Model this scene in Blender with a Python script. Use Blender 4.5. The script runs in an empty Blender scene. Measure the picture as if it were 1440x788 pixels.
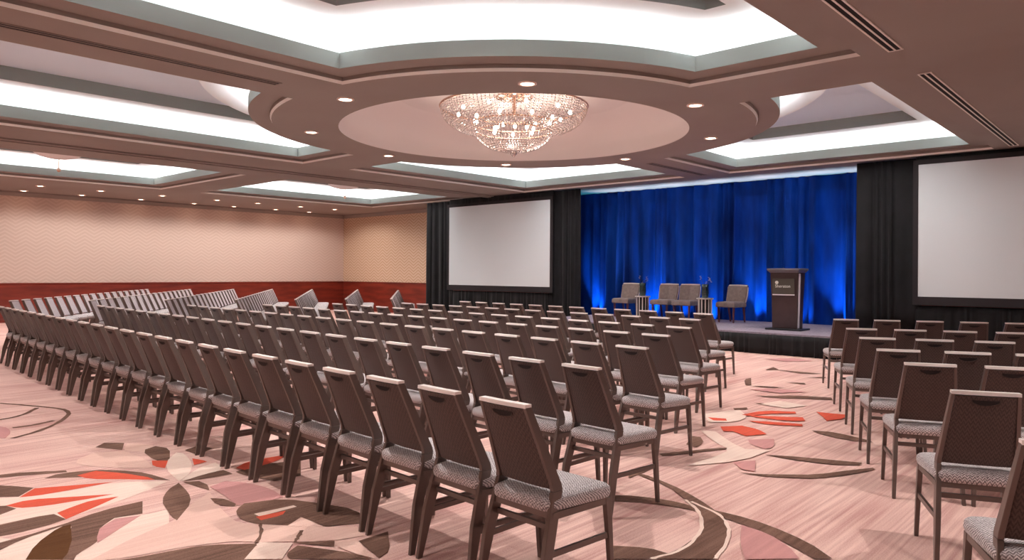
import bpy, bmesh, math, random
from math import sin, cos, pi, radians as R
from mathutils import Vector, Matrix
random.seed(4)
scene = bpy.context.scene
C = scene.collection
ZC = 3.79           # main ceiling height

COVE, RINGE, WALLE, CHE, STG, FILLE, EXPO, SCR = 11., 150., 82., 5., 850., 235., .47, 90.
BLUE = [(-12.07, 400), (-10.3, 360), (-9.3, 160), (-8.6, 230), (-7.4, 300), (-6.3, 120), (-5.55, 460)]

# ---------------------------------------------------------------- materials
def newmat(name):
    m = bpy.data.materials.new(name); m.use_nodes = True
    nt = m.node_tree
    return m, nt, nt.nodes['Principled BSDF']
def srgb(r, g, b):
    f = lambda v: (v/255/12.92) if v/255 <= .04045 else ((v/255+.055)/1.055)**2.4
    return (f(r), f(g), f(b), 1)
def flat(name, col, rough=.6, metal=0., spec=.5, emit=None, es=1., sheen=0.):
    m, nt, p = newmat(name)
    p.inputs['Base Color'].default_value = srgb(*col)
    p.inputs['Roughness'].default_value = rough
    p.inputs['Metallic'].default_value = metal
    p.inputs['Specular IOR Level'].default_value = spec
    p.inputs['Sheen Weight'].default_value = sheen
    if emit:
        p.inputs['Emission Color'].default_value = srgb(*emit); p.inputs['Emission Strength'].default_value = es
    return m
def N(nt, typ, **kw):
    n = nt.nodes.new(typ)
    for k, v in kw.items():
        if k.startswith('i'): n.inputs[int(k[1:])].default_value = v
        else: setattr(n, k, v)
    return n
def mottled(name, c1, c2, scale=(1, 1, 1), rough=.6, detail=3., lo=.35, hi=.65, bump=0., metal=0., spec=.4, nscale=5., coord='Object', sheen=0.):
    m, nt, p = newmat(name)
    tc = N(nt, 'ShaderNodeTexCoord'); mp = N(nt, 'ShaderNodeMapping'); mp.inputs['Scale'].default_value = scale
    nz = N(nt, 'ShaderNodeTexNoise'); nz.inputs['Scale'].default_value = nscale; nz.inputs['Detail'].default_value = detail
    mr = N(nt, 'ShaderNodeMapRange'); mr.inputs[1].default_value = lo; mr.inputs[2].default_value = hi
    mx = N(nt, 'ShaderNodeMix', data_type='RGBA'); mx.inputs[6].default_value = srgb(*c1); mx.inputs[7].default_value = srgb(*c2)
    L = nt.links.new
    L(tc.outputs[coord], mp.inputs[0]); L(mp.outputs[0], nz.inputs[0]); L(nz.outputs[0], mr.inputs[0]); L(mr.outputs[0], mx.inputs[0]); L(mx.outputs[2], p.inputs['Base Color'])
    p.inputs['Roughness'].default_value = rough; p.inputs['Metallic'].default_value = metal
    p.inputs['Specular IOR Level'].default_value = spec; p.inputs['Sheen Weight'].default_value = sheen
    if bump:
        b = N(nt, 'ShaderNodeBump'); b.inputs['Strength'].default_value = bump; b.inputs['Distance'].default_value = .01
        L(nz.outputs[0], b.inputs['Height']); L(b.outputs[0], p.inputs['Normal'])
    return m

def carpet_mat(name, base, streak, amount=.5):
    """cut-pile carpet with fine streaks running towards the stage"""
    m, nt, p = newmat(name); L = nt.links.new
    tc = N(nt, 'ShaderNodeTexCoord')
    mp = N(nt, 'ShaderNodeMapping'); mp.inputs['Scale'].default_value = (34, .7, 1); mp.inputs['Rotation'].default_value = (0, 0, R(2))
    n1 = N(nt, 'ShaderNodeTexNoise'); n1.inputs['Scale'].default_value = 1; n1.inputs['Detail'].default_value = 2
    mp2 = N(nt, 'ShaderNodeMapping'); mp2.inputs['Scale'].default_value = (2.6, .55, 1); mp2.inputs['Rotation'].default_value = (0, 0, R(8))
    n2 = N(nt, 'ShaderNodeTexNoise'); n2.inputs['Scale'].default_value = 1; n2.inputs['Detail'].default_value = 3
    n3 = N(nt, 'ShaderNodeTexNoise'); n3.inputs['Scale'].default_value = 130; n3.inputs['Detail'].default_value = 1
    a = N(nt, 'ShaderNodeMath', operation='MULTIPLY_ADD'); a.inputs[1].default_value = .55
    b = N(nt, 'ShaderNodeMath', operation='MULTIPLY_ADD'); b.inputs[1].default_value = .45
    c = N(nt, 'ShaderNodeMath', operation='MULTIPLY_ADD'); c.inputs[1].default_value = .30; c.inputs[2].default_value = 0
    mr = N(nt, 'ShaderNodeMapRange'); mr.inputs[1].default_value = .52; mr.inputs[2].default_value = .80; mr.inputs[3].default_value = 0; mr.inputs[4].default_value = amount
    mx = N(nt, 'ShaderNodeMix', data_type='RGBA'); mx.inputs[6].default_value = srgb(*base); mx.inputs[7].default_value = srgb(*streak)
    L(tc.outputs['Object'], mp.inputs[0]); L(mp.outputs[0], n1.inputs[0])
    L(tc.outputs['Object'], mp2.inputs[0]); L(mp2.outputs[0], n2.inputs[0]); L(tc.outputs['Object'], n3.inputs[0])
    L(n3.outputs[0], c.inputs[0]); L(c.outputs[0], b.inputs[2]); L(n2.outputs[0], b.inputs[0]); L(b.outputs[0], a.inputs[2]); L(n1.outputs[0], a.inputs[0])
    L(a.outputs[0], mr.inputs[0]); L(mr.outputs[0], mx.inputs[0]); L(mx.outputs[2], p.inputs['Base Color'])
    p.inputs['Roughness'].default_value = .95; p.inputs['Specular IOR Level'].default_value = .1
    bp = N(nt, 'ShaderNodeBump'); bp.inputs['Strength'].default_value = .4; bp.inputs['Distance'].default_value = .006
    L(n3.outputs[0], bp.inputs['Height']); L(bp.outputs[0], p.inputs['Normal'])
    return m

def chevron_wall(name, c1, c2, axis):
    m, nt, p = newmat(name); L = nt.links.new
    tc = N(nt, 'ShaderNodeTexCoord'); sx = N(nt, 'ShaderNodeSeparateXYZ'); L(tc.outputs['Object'], sx.inputs[0])
    pp = N(nt, 'ShaderNodeMath', operation='PINGPONG'); pp.inputs[1].default_value = .26
    L(sx.outputs[axis], pp.inputs[0])
    s = N(nt, 'ShaderNodeMath', operation='MULTIPLY_ADD'); s.inputs[1].default_value = .62
    L(pp.outputs[0], s.inputs[0]); L(sx.outputs[2], s.inputs[2])
    w = N(nt, 'ShaderNodeMath', operation='PINGPONG'); w.inputs[1].default_value = .055; L(s.outputs[0], w.inputs[0])
    mr = N(nt, 'ShaderNodeMapRange'); mr.inputs[1].default_value = .012; mr.inputs[2].default_value = .034; L(w.outputs[0], mr.inputs[0])
    mx = N(nt, 'ShaderNodeMix', data_type='RGBA'); mx.inputs[6].default_value = srgb(*c1); mx.inputs[7].default_value = srgb(*c2)
    L(mr.outputs[0], mx.inputs[0]); L(mx.outputs[2], p.inputs['Base Color'])
    p.inputs['Roughness'].default_value = .75; p.inputs['Specular IOR Level'].default_value = .25
    return m

def weave(name, c1, c2, scale, rough=.85):
    """zigzag woven upholstery"""
    m, nt, p = newmat(name); L = nt.links.new
    tc = N(nt, 'ShaderNodeTexCoord'); sx = N(nt, 'ShaderNodeSeparateXYZ'); L(tc.outputs['Object'], sx.inputs[0])
    pp = N(nt, 'ShaderNodeMath', operation='PINGPONG'); pp.inputs[1].default_value = .5/scale; L(sx.outputs[0], pp.inputs[0])
    ad = N(nt, 'ShaderNodeMath', operation='ADD'); L(sx.outputs[1], ad.inputs[0]); L(sx.outputs[2], ad.inputs[1])
    s = N(nt, 'ShaderNodeMath', operation='MULTIPLY_ADD'); s.inputs[1].default_value = 1.3; L(pp.outputs[0], s.inputs[0]); L(ad.outputs[0], s.inputs[2])
    w = N(nt, 'ShaderNodeMath', operation='PINGPONG'); w.inputs[1].default_value = .36/scale; L(s.outputs[0], w.inputs[0])
    nz = N(nt, 'ShaderNodeTexNoise'); nz.inputs['Scale'].default_value = scale*3; L(tc.outputs['Object'], nz.inputs[0])
    q = N(nt, 'ShaderNodeMath', operation='MULTIPLY_ADD'); q.inputs[1].default_value = .6/scale; L(nz.outputs[0], q.inputs[0]); L(w.outputs[0], q.inputs[2])
    mr = N(nt, 'ShaderNodeMapRange'); mr.inputs[1].default_value = .32/scale; mr.inputs[2].default_value = .62/scale; L(q.outputs[0], mr.inputs[0])
    mx = N(nt, 'ShaderNodeMix', data_type='RGBA'); mx.inputs[6].default_value = srgb(*c1); mx.inputs[7].default_value = srgb(*c2)
    L(mr.outputs[0], mx.inputs[0]); L(mx.outputs[2], p.inputs['Base Color'])
    p.inputs['Roughness'].default_value = rough; p.inputs['Specular IOR Level'].default_value = .2; p.inputs['Sheen Weight'].default_value = .2
    return m

M = {}
M['C'] = carpet_mat('carpet_cream', (240, 216, 202), (224, 190, 176), .7)
M['P'] = carpet_mat('carpet_peach', (232, 196, 182), (214, 170, 158), .6)
M['B'] = carpet_mat('carpet_brown', (98, 72, 62), (136, 104, 90), .9)
M['D'] = carpet_mat('carpet_dark_umber', (88, 56, 34), (102, 68, 42), .6)
M['R'] = carpet_mat('carpet_red', (220, 92, 70), (184, 84, 66), .7)
M['M'] = carpet_mat('carpet_mauve', (206, 150, 146), (184, 132, 130), .7)
M['base'] = carpet_mat('carpet_salmon', (236, 200, 188), (188, 136, 130), .85)
M['ceil'] = mottled('ceiling_taupe_paint', (152, 141, 134), (146, 133, 126), nscale=.6, rough=.7, spec=.25)
M['dome'] = flat('dome_rose_paint', (228, 219, 216), .6, spec=.25)
M['white'] = flat('coffer_white_paint', (240, 243, 243), .7, spec=.2)
M['panelw'] = flat('coffer_panel_white', (226, 240, 252), .7, spec=.2)
M['fascia'] = flat('coffer_fascia_grey', (144, 148, 144), .7, spec=.2)
M['reveal'] = flat('moulding_light_taupe', (238, 231, 224), .5)
M['slotdark'] = flat('slot_black', (22, 16, 15), .9)
M['wallp_l'] = chevron_wall('chevron_wallpaper_side', (216, 194, 182), (207, 183, 169), 1)
M['wallp_b'] = chevron_wall('chevron_wallpaper_end', (218, 192, 168), (198, 166, 138), 0)
M['wood'] = mottled('mahogany_wainscot', (104, 34, 24), (134, 50, 34), scale=(.6, .6, 4), nscale=2, rough=.35, spec=.5)
M['plain'] = flat('plain_plaster', (200, 178, 164), .8)
M['blackcloth'] = mottled('black_drape_cloth', (17, 17, 19), (25, 25, 28), nscale=3, rough=.7, spec=.25, sheen=.08)
M['blue'] = mottled('blue_velvet', (2, 36, 106), (4, 62, 156), scale=(1, 1, .3), nscale=2, rough=.75, spec=.15)
M['screen'] = flat('projection_fabric', (228, 236, 240), .8, spec=.1)
M['screenframe'] = flat('screen_border_black', (48, 44, 46), .7, spec=.2)
M['stagetop'] = mottled('stage_carpet_grey', (158, 146, 158), (140, 128, 140), nscale=20, rough=.95, spec=.1)
M['frame'] = flat('bronze_metal_frame', (108, 93, 87), .36, metal=.35, spec=.5)
M['rail'] = flat('bronze_rail_highlight', (250, 241, 237), .3, metal=.1, spec=.6)  # bronze rail coloured near white, its highlight put into the colour
M['backfab'] = weave('brown_back_upholstery', (66, 54, 51), (94, 77, 72), 46)
M['seatfab'] = weave('grey_seat_upholstery', (228, 220, 220), (112, 100, 102), 44)
M['frontfab'] = weave('grey_front_upholstery', (222, 212, 216), (170, 158, 164), 50)
M['dark'] = flat('dark_recess_shade', (34, 26, 26), .9)  # dark colour stands for shade in the grip and behind the slats
M['rubber'] = flat('black_rubber', (18, 18, 18), .8)
M['lamp'] = flat('lamp_glow', (255, 226, 205), .5, emit=(255, 214, 186), es=14)
M['lampring'] = flat('downlight_ring', (236, 214, 204), .5)
M['bulb'] = flat('bulb_glow', (255, 240, 220), .4, emit=(255, 236, 214), es=18)
M['crystal'] = flat('crystal_beads', (226, 216, 212), .1, metal=.7, spec=1.)
M['brass'] = flat('polished_brass', (214, 178, 156), .25, metal=.9)
M['podium'] = mottled('podium_dark_wood', (70, 52, 52), (58, 42, 42), nscale=3, rough=.4)
M['podtop'] = flat('podium_grey_top', (110, 106, 112), .4)
M['podbase'] = flat('podium_black_base', (24, 26, 32), .5)
M['podsilver'] = flat('podium_silver_edge', (236, 232, 238), .4, metal=.1)
M['plaque'] = flat('plaque_olive_grey', (72, 68, 60), .4)
M['letter'] = flat('plaque_white_letter', (226, 228, 220), .5)
M['stagefab'] = mottled('stage_chair_taupe', (140, 122, 116), (126, 108, 102), nscale=14, rough=.85, sheen=.2)
M['stagepipe'] = flat('stage_chair_light_edge', (222, 208, 202), .7)
M['legwood'] = flat('stage_chair_cherry_leg', (96, 44, 44), .4)
M['silver'] = flat('brushed_silver', (226, 216, 204), .35, metal=.4)
M['vase'] = flat('dark_green_glass', (24, 46, 46), .08, spec=.8)
M['twig'] = flat('dark_twig', (52, 40, 36), .7)
M['bloom'] = flat('pale_orchid', (236, 220, 236), .6)
M['sprinkler'] = flat('white_fitting', (235, 235, 235), .5)

# ---------------------------------------------------------------- mesh helpers
def link(name, bm, mats, parent=None, smooth=False, bevel=0, loc=None):
    me = bpy.data.meshes.new(name)
    bmesh.ops.recalc_face_normals(bm, faces=bm.faces[:])
    bm.to_mesh(me); bm.free()
    if not isinstance(mats, (list, tuple)): mats = [mats]
    for m in mats: me.materials.append(m)
    if smooth:
        for p in me.polygons: p.use_smooth = True
    o = bpy.data.objects.new(name, me); C.objects.link(o)
    if parent: o.parent = parent
    if loc: o.location = loc
    if bevel:
        b = o.modifiers.new('bevel', 'BEVEL'); b.width = bevel; b.segments = 2; b.limit_method = 'ANGLE'
    return o
class Bm:
    def __new__(cls): return bmesh.new()
def box(bm, x0, x1, y0, y1, z0, z1, mi=0, mat=None):
    vs = [bm.verts.new(v) for v in [(x0,y0,z0),(x1,y0,z0),(x1,y1,z0),(x0,y1,z0),(x0,y0,z1),(x1,y0,z1),(x1,y1,z1),(x0,y1,z1)]]
    if mat is not None:
        for v in vs: v.co = mat @ v.co
    for f in [(0,3,2,1),(4,5,6,7),(0,1,5,4),(1,2,6,5),(2,3,7,6),(3,0,4,7)]:
        bm.faces.new([vs[i] for i in f]).material_index = mi
def loft(bm, secs, mi=0, cap=True):
    """join a list of closed loops (lists of points, same count)"""
    L = [[bm.verts.new(p) for p in s] for s in secs]
    n = len(L[0])
    for a, b in zip(L, L[1:]):
        for i in range(n): bm.faces.new((a[i], a[(i+1) % n], b[(i+1) % n], b[i])).material_index = mi
    if cap:
        bm.faces.new(L[0][::-1]).material_index = mi; bm.faces.new(L[-1]).material_index = mi
def rect_sec(x, y, z, wx, wy):
    return [(x-wx/2, y-wy/2, z), (x+wx/2, y-wy/2, z), (x+wx/2, y+wy/2, z), (x-wx/2, y+wy/2, z)]
def tube(bm, pts, r, n=6, mi=0, cap=True):
    pts = [Vector(p) for p in pts]; secs = []
    for i, p in enumerate(pts):
        d = (pts[min(i+1, len(pts)-1)] - pts[max(i-1, 0)]).normalized()
        u = d.orthogonal().normalized() if abs(d.z) < .9 else Vector((1, 0, 0)).cross(d).normalized()
        u = (u - d*u.dot(d)).normalized(); v = d.cross(u)
        rr = r[i] if isinstance(r, (list, tuple)) else r
        secs.append([tuple(p + u*cos(2*pi*k/n)*rr + v*sin(2*pi*k/n)*rr) for k in range(n)])
    loft(bm, secs, mi, cap)
def lathe(bm, prof, n=24, c=(0, 0), mi=0, cap=True):
    loft(bm, [[(c[0]+r*cos(2*pi*k/n), c[1]+r*sin(2*pi*k/n), z) for k in range(n)] for r, z in prof], mi, cap)
def empty(name, loc=(0, 0, 0), rz=0.):
    o = bpy.data.objects.new(name, None); C.objects.link(o); o.location = loc; o.rotation_euler = (0, 0, rz)
    o.empty_display_size = .1
    return o
def tag(o, label, cat, group=None):
    o['label'] = label; o['category'] = cat
    if group: o['group'] = group
    return o
def struct(o): o['kind'] = 'structure'; return o
def copy_tree(o, parent=None):
    c = o.copy(); C.objects.link(c)
    if parent: c.parent = parent
    for ch in KIDS.get(o.name, []):
        copy_tree(ch, c)
    return c
KIDS = {}
def register(root):
    for o in list(C.objects):
        if o.parent: KIDS.setdefault(o.parent.name, [])
    def rec(o):
        ks = [c for c in C.objects if c.parent == o]; KIDS[o.name] = ks
        for k in ks: rec(k)
    rec(root)

# ---------------------------------------------------------------- room shell
XL, XR, YB, YF = -24.9, 7.9, -4.0, 17.25
MOTIF = [
 ('C', [(-4.96,1.12),(-4.83,1.19),(-4.89,1.36),(-4.91,1.44),(-4.91,1.48),(-4.91,1.52),(-4.93,1.58),(-4.89,1.66),(-4.81,1.77),(-4.77,1.87),(-4.77,1.99),(-4.5,1.88),(-4.38,1.78),(-4.32,1.66),(-4.27,1.55),(-4.17,1.42),(-4.58,1.03)]),
 ('B', [(-6.48,1.46),(-6.44,1.58),(-6.38,1.67),(-6.26,1.84),(-6.2,1.83),(-6.26,1.69),(-6.31,1.6),(-6.34,1.53),(-6.38,1.44)]),
 ('B', [(-6.13,1.66),(-6.19,1.75),(-6.18,1.84),(-6.13,1.95),(-6.07,2.04),(-5.98,2.11),(-5.89,2.16),(-5.79,2.21),(-5.66,2.24),(-5.42,2.27),(-5.51,2.2),(-5.63,2.12),(-5.83,2.0),(-5.92,1.92),(-6.01,1.81)]),
 ('R', [(-6.05,1.85),(-6.08,1.99),(-5.92,2.08),(-5.81,2.13),(-5.71,2.16),(-5.63,2.19),(-5.51,2.2),(-5.69,2.05),(-5.83,1.92),(-5.92,1.87)]),
 ('B', [(-6.16,1.39),(-6.08,1.45),(-5.92,1.54),(-5.76,1.41),(-5.84,1.32)]),
 ('C', [(-5.82,1.31),(-5.76,1.38),(-5.72,1.48),(-5.67,1.63),(-5.65,1.77),(-5.66,1.9),(-5.6,2.04),(-5.41,2.25),(-5.29,2.07),(-5.19,1.87),(-5.04,1.48),(-5.19,1.46),(-5.21,1.38),(-5.21,1.3),(-5.21,1.17)]),
 ('R', [(-5.74,1.41),(-5.9,1.54),(-5.79,1.74),(-5.67,1.97),(-5.68,1.67),(-5.69,1.53),(-5.71,1.47)]),
 ('R', [(-5.6,1.3),(-5.63,1.4),(-5.61,1.48),(-5.52,1.62),(-5.36,1.87),(-5.37,1.71),(-5.4,1.52),(-5.43,1.43),(-5.47,1.36),(-5.52,1.33)]),
 ('B', [(-5.62,1.27),(-5.6,1.3),(-5.48,1.33),(-5.41,1.22)]),
 ('R', [(-5.2,1.48),(-5.25,1.56),(-5.28,1.62),(-5.31,1.69),(-5.31,1.76),(-5.28,1.87),(-5.17,1.71),(-5.03,1.48)]),
 ('B', [(-5.2,1.17),(-5.21,1.3),(-5.21,1.38),(-5.19,1.46),(-5.03,1.48),(-4.99,1.38),(-4.98,1.31),(-4.97,1.24),(-4.97,1.18),(-4.98,1.12)]),
 ('B', [(-4.86,1.09),(-4.89,1.26),(-4.95,1.46),(-5.02,1.62),(-5.05,1.74),(-5.06,1.94),(-4.8,1.84),(-4.84,1.69),(-4.76,1.61),(-4.7,1.56),(-4.63,1.53),(-4.56,1.5),(-4.49,1.48),(-4.44,1.43),(-4.39,1.37),(-4.35,1.33),(-4.29,1.3),(-4.34,1.26),(-4.86,1.46),(-4.91,1.42),(-4.85,1.25),(-4.8,1.16),(-4.72,1.06)]),
 ('D', [(-4.48,1.13),(-4.63,1.2),(-4.74,1.27),(-4.8,1.32),(-4.86,1.37),(-4.9,1.42),(-4.91,1.47),(-4.62,1.39),(-4.42,1.31),(-4.34,1.26)]),
 ('M', [(-4.56,1.5),(-4.63,1.53),(-4.7,1.56),(-4.75,1.61),(-4.82,1.69),(-4.77,1.82),(-4.64,1.67),(-4.46,1.47)]),
 ('B', [(-6.89,2.25),(-7.01,2.36),(-6.88,2.48),(-6.62,2.37)]),
 ('P', [(-6.58,2.38),(-6.67,2.4),(-6.84,2.49),(-6.77,2.56),(-6.7,2.59),(-6.62,2.62),(-6.53,2.59),(-6.37,2.47),(-6.47,2.44)]),
 ('B', [(-6.38,2.46),(-6.5,2.51),(-6.56,2.62),(-6.43,2.66),(-6.29,2.63),(-5.98,2.5),(-6.05,2.43),(-6.17,2.43)]),
 ('R', [(-6.08,2.4),(-5.99,2.49),(-5.78,2.38),(-5.86,2.35),(-5.94,2.35)]),
 ('P', [(-6.69,2.17),(-6.59,2.37),(-6.26,2.38),(-6.08,2.37),(-5.89,2.33),(-5.89,2.27),(-5.98,2.19),(-6.16,2.06),(-6.31,1.98),(-6.43,1.96),(-6.55,2.01)]),
 ('B', [(-9.95,2.26),(-9.93,2.27),(-9.89,2.29),(-9.84,2.31),(-9.77,2.35),(-9.69,2.39),(-9.61,2.42),(-9.53,2.45),(-9.45,2.49),(-9.37,2.52),(-9.3,2.55),(-9.23,2.58),(-9.17,2.6),(-9.1,2.62),(-9.03,2.64),(-8.95,2.64),(-8.87,2.64),(-8.78,2.62),(-8.69,2.6),(-8.59,2.56),(-8.49,2.51),(-8.39,2.46),(-8.29,2.4),(-8.2,2.33),(-8.1,2.26),(-8.02,2.19),(-7.94,2.12),(-7.88,2.04),(-7.84,1.97),(-7.8,1.92),(-7.78,1.89),(-7.77,1.87),(-7.81,1.84),(-7.82,1.86),(-7.84,1.9),(-7.88,1.95),(-7.92,2.02),(-7.98,2.08),(-8.05,2.15),(-8.13,2.23),(-8.22,2.3),(-8.32,2.36),(-8.41,2.42),(-8.51,2.47),(-8.61,2.52),(-8.7,2.56),(-8.79,2.58),(-8.87,2.59),(-8.95,2.6),(-9.02,2.59),(-9.09,2.58),(-9.15,2.56),(-9.21,2.54),(-9.28,2.51),(-9.35,2.48),(-9.43,2.45),(-9.51,2.41),(-9.59,2.38),(-9.67,2.35),(-9.75,2.31),(-9.82,2.27),(-9.87,2.25),(-9.91,2.23),(-9.93,2.22)]),
 ('B', [(-8.87,1.99),(-8.87,2.0),(-8.88,2.03),(-8.89,2.06),(-8.91,2.11),(-8.94,2.16),(-9.0,2.22),(-9.08,2.28),(-9.18,2.34),(-9.26,2.39),(-9.31,2.42),(-9.33,2.43),(-9.31,2.47),(-9.28,2.46),(-9.23,2.43),(-9.16,2.38),(-9.05,2.32),(-8.97,2.25),(-8.91,2.19),(-8.87,2.13),(-8.85,2.08),(-8.84,2.04),(-8.83,2.01),(-8.82,2.0)]),
 ('B', [(-8.33,1.98),(-8.33,1.99),(-8.33,2.01),(-8.33,2.05),(-8.33,2.09),(-8.33,2.14),(-8.35,2.18),(-8.37,2.23),(-8.39,2.28),(-8.41,2.31),(-8.43,2.34),(-8.43,2.35),(-8.4,2.37),(-8.39,2.36),(-8.37,2.34),(-8.35,2.3),(-8.33,2.25),(-8.3,2.2),(-8.29,2.15),(-8.28,2.1),(-8.28,2.05),(-8.28,2.01),(-8.28,1.99),(-8.28,1.98)]),
 ('M', [(-8.49,1.91),(-8.36,1.94),(-8.25,1.94),(-8.13,1.92),(-8.01,1.89),(-7.83,1.81),(-7.88,1.77)]),
 ('P', [(-4.77,2.14),(-4.92,2.33),(-4.53,2.22),(-4.34,2.18),(-4.24,2.17),(-4.16,2.19),(-4.07,2.25),(-3.84,2.42),(-3.73,2.51),(-3.63,2.62),(-3.47,2.56),(-3.52,2.42),(-3.61,2.3),(-3.82,2.09),(-3.93,2.0),(-3.99,1.9),(-4.05,1.77),(-4.08,1.66),(-4.1,1.57),(-4.13,1.48),(-4.21,1.34),(-4.37,1.59),(-4.44,1.73),(-4.49,1.86),(-4.57,1.97),(-4.74,2.11)]),
 ('C', [(-5.34,2.3),(-5.53,2.33),(-5.68,2.36),(-5.85,2.42),(-6.01,2.5),(-6.21,2.65),(-6.13,2.67),(-6.01,2.65),(-5.82,2.6),(-5.67,2.54),(-5.54,2.47),(-5.45,2.41)]),
 ('C', [(-5.34,2.31),(-5.53,2.49),(-5.61,2.59),(-5.66,2.72),(-5.5,2.7),(-5.42,2.64),(-5.37,2.55),(-5.34,2.46)]),
 ('B', [(-5.32,2.32),(-5.37,2.45),(-5.39,2.54),(-5.4,2.66),(-5.25,2.66),(-5.26,2.52),(-5.28,2.43)]),
 ('B', [(-5.3,2.31),(-5.24,2.4),(-5.11,2.4),(-5.05,2.38),(-4.97,2.35),(-5.11,2.33)]),
 ('B', [(-5.3,2.28),(-5.09,2.24),(-4.97,2.21),(-4.86,2.17),(-4.73,2.1),(-4.51,1.93),(-4.66,1.95),(-4.91,2.01),(-5.03,2.06),(-5.13,2.12),(-5.21,2.18)]),
 ('B', [(-6.23,2.73),(-6.31,2.88),(-6.12,2.92),(-5.99,2.73)]),
 ('R', [(-5.91,2.65),(-5.85,2.67),(-5.81,2.68),(-5.73,2.69),(-5.7,2.57)]),
 ('B', [(-5.28,2.7),(-5.34,2.87),(-5.32,3.0),(-5.22,3.22),(-4.83,2.98),(-4.84,2.77),(-5.06,2.72),(-5.17,2.7)]),
 ('R', [(-5.38,2.75),(-5.47,2.87),(-5.49,2.96),(-5.49,3.08),(-5.47,3.27),(-5.36,3.1),(-5.31,2.98),(-5.28,2.77)]),
 ('M', [(-5.05,2.39),(-5.1,2.53),(-4.98,2.6),(-4.88,2.63),(-4.76,2.65),(-4.64,2.65),(-4.46,2.62),(-4.45,2.48),(-4.47,2.41),(-4.52,2.32),(-4.76,2.36)]),
 ('B', [(-4.79,2.27),(-4.72,2.32),(-4.67,2.33),(-4.59,2.33),(-4.55,2.33),(-4.51,2.3),(-4.59,2.25),(-4.66,2.24)]),
 ('B', [(-4.41,2.26),(-4.46,2.3),(-4.52,2.37),(-4.45,2.55),(-4.36,2.63),(-4.16,2.71),(-3.96,2.78),(-3.83,2.78),(-3.64,2.7),(-3.76,2.49),(-4.02,2.48),(-3.93,2.35),(-4.07,2.25),(-4.16,2.22),(-4.26,2.21),(-4.34,2.23)]),
 ('C', [(-4.28,2.31),(-4.25,2.57),(-4.21,2.57),(-4.21,2.31)]),
 ('R', [(-4.22,2.29),(-4.19,2.48),(-4.14,2.43),(-4.13,2.38),(-4.14,2.28)]),
 ('P', [(-3.93,2.33),(-4.01,2.48),(-3.76,2.48)]),
 ('B', [(-4.12,1.41),(-4.06,1.6),(-4.04,1.69),(-4.0,1.83),(-3.94,1.92),(-3.8,2.07),(-3.6,1.89)]),
 ('C', [(-3.64,1.91),(-3.81,2.09),(-3.66,2.21),(-3.5,2.05)]),
 ('B', [(-3.52,2.09),(-3.56,2.12),(-3.61,2.21),(-3.44,2.29),(-3.33,2.34),(-3.15,2.38),(-3.38,2.16),(-3.48,2.08)]),
 ('B', [(-3.67,2.21),(-3.52,2.39),(-3.45,2.34)]),
 ('P', [(-3.52,2.39),(-3.45,2.49),(-3.14,2.39),(-3.27,2.36),(-3.4,2.35),(-3.46,2.36)]),
 ('B', [(-3.42,2.48),(-3.42,2.69),(-3.24,2.56),(-3.17,2.49),(-3.14,2.41)]),
 ('B', [(-4.08,2.25),(-4.07,2.25),(-4.05,2.24),(-4.02,2.22),(-3.98,2.21),(-3.95,2.19),(-3.91,2.16),(-3.88,2.14),(-3.85,2.12),(-3.83,2.1),(-3.82,2.09),(-3.81,2.08),(-3.82,2.07),(-3.83,2.07),(-3.84,2.08),(-3.86,2.1),(-3.89,2.13),(-3.92,2.15),(-3.96,2.17),(-3.99,2.19),(-4.03,2.21),(-4.06,2.22),(-4.07,2.23),(-4.08,2.23)]),
 ('B', [(-3.8,2.36),(-3.79,2.36),(-3.78,2.35),(-3.76,2.33),(-3.74,2.32),(-3.73,2.3),(-3.71,2.28),(-3.69,2.27),(-3.68,2.25),(-3.67,2.24),(-3.66,2.24),(-3.66,2.23),(-3.67,2.22),(-3.67,2.22),(-3.68,2.23),(-3.69,2.24),(-3.71,2.25),(-3.72,2.27),(-3.74,2.28),(-3.76,2.3),(-3.78,2.32),(-3.79,2.33),(-3.8,2.34),(-3.81,2.34)]),
 ('B', [(-2.34,3.4),(-2.21,3.49),(-2.13,3.52),(-2.02,3.52),(-2.05,3.43),(-2.1,3.36),(-2.23,3.24)]),
 ('B', [(-2.87,4.17),(-2.76,4.26),(-2.67,4.3),(-2.58,4.33),(-2.49,4.35),(-2.33,4.35),(-2.15,4.37),(-2.02,4.37),(-1.89,4.35),(-1.76,4.31),(-1.62,4.25),(-1.5,4.18),(-1.36,4.06),(-1.43,3.99),(-1.57,4.08),(-1.68,4.14),(-1.85,4.21),(-2.03,4.26),(-2.15,4.27),(-2.25,4.28),(-2.35,4.27),(-2.48,4.24),(-2.61,4.2),(-2.69,4.15),(-2.8,4.07)]),
 ('M', [(-1.95,4.23),(-1.81,4.2),(-1.72,4.16),(-1.65,4.11),(-1.58,4.05),(-1.49,3.94),(-1.7,3.73),(-1.8,3.9),(-1.86,4.02)]),
 ('B', [(-3.12,4.79),(-2.95,4.77),(-2.8,4.72),(-2.63,4.65),(-2.47,4.56),(-2.33,4.47),(-2.21,4.38),(-2.12,4.29),(-2.04,4.21),(-1.98,4.13),(-1.93,4.03),(-1.89,3.91),(-1.85,3.79),(-1.82,3.62),(-2.07,3.39),(-2.04,3.53),(-2.03,3.62),(-2.04,3.72),(-2.05,3.82),(-2.08,3.94),(-2.11,4.04),(-2.15,4.12),(-2.2,4.19),(-2.29,4.29),(-2.46,4.45),(-2.64,4.59),(-2.76,4.65),(-2.94,4.71)]),
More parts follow.
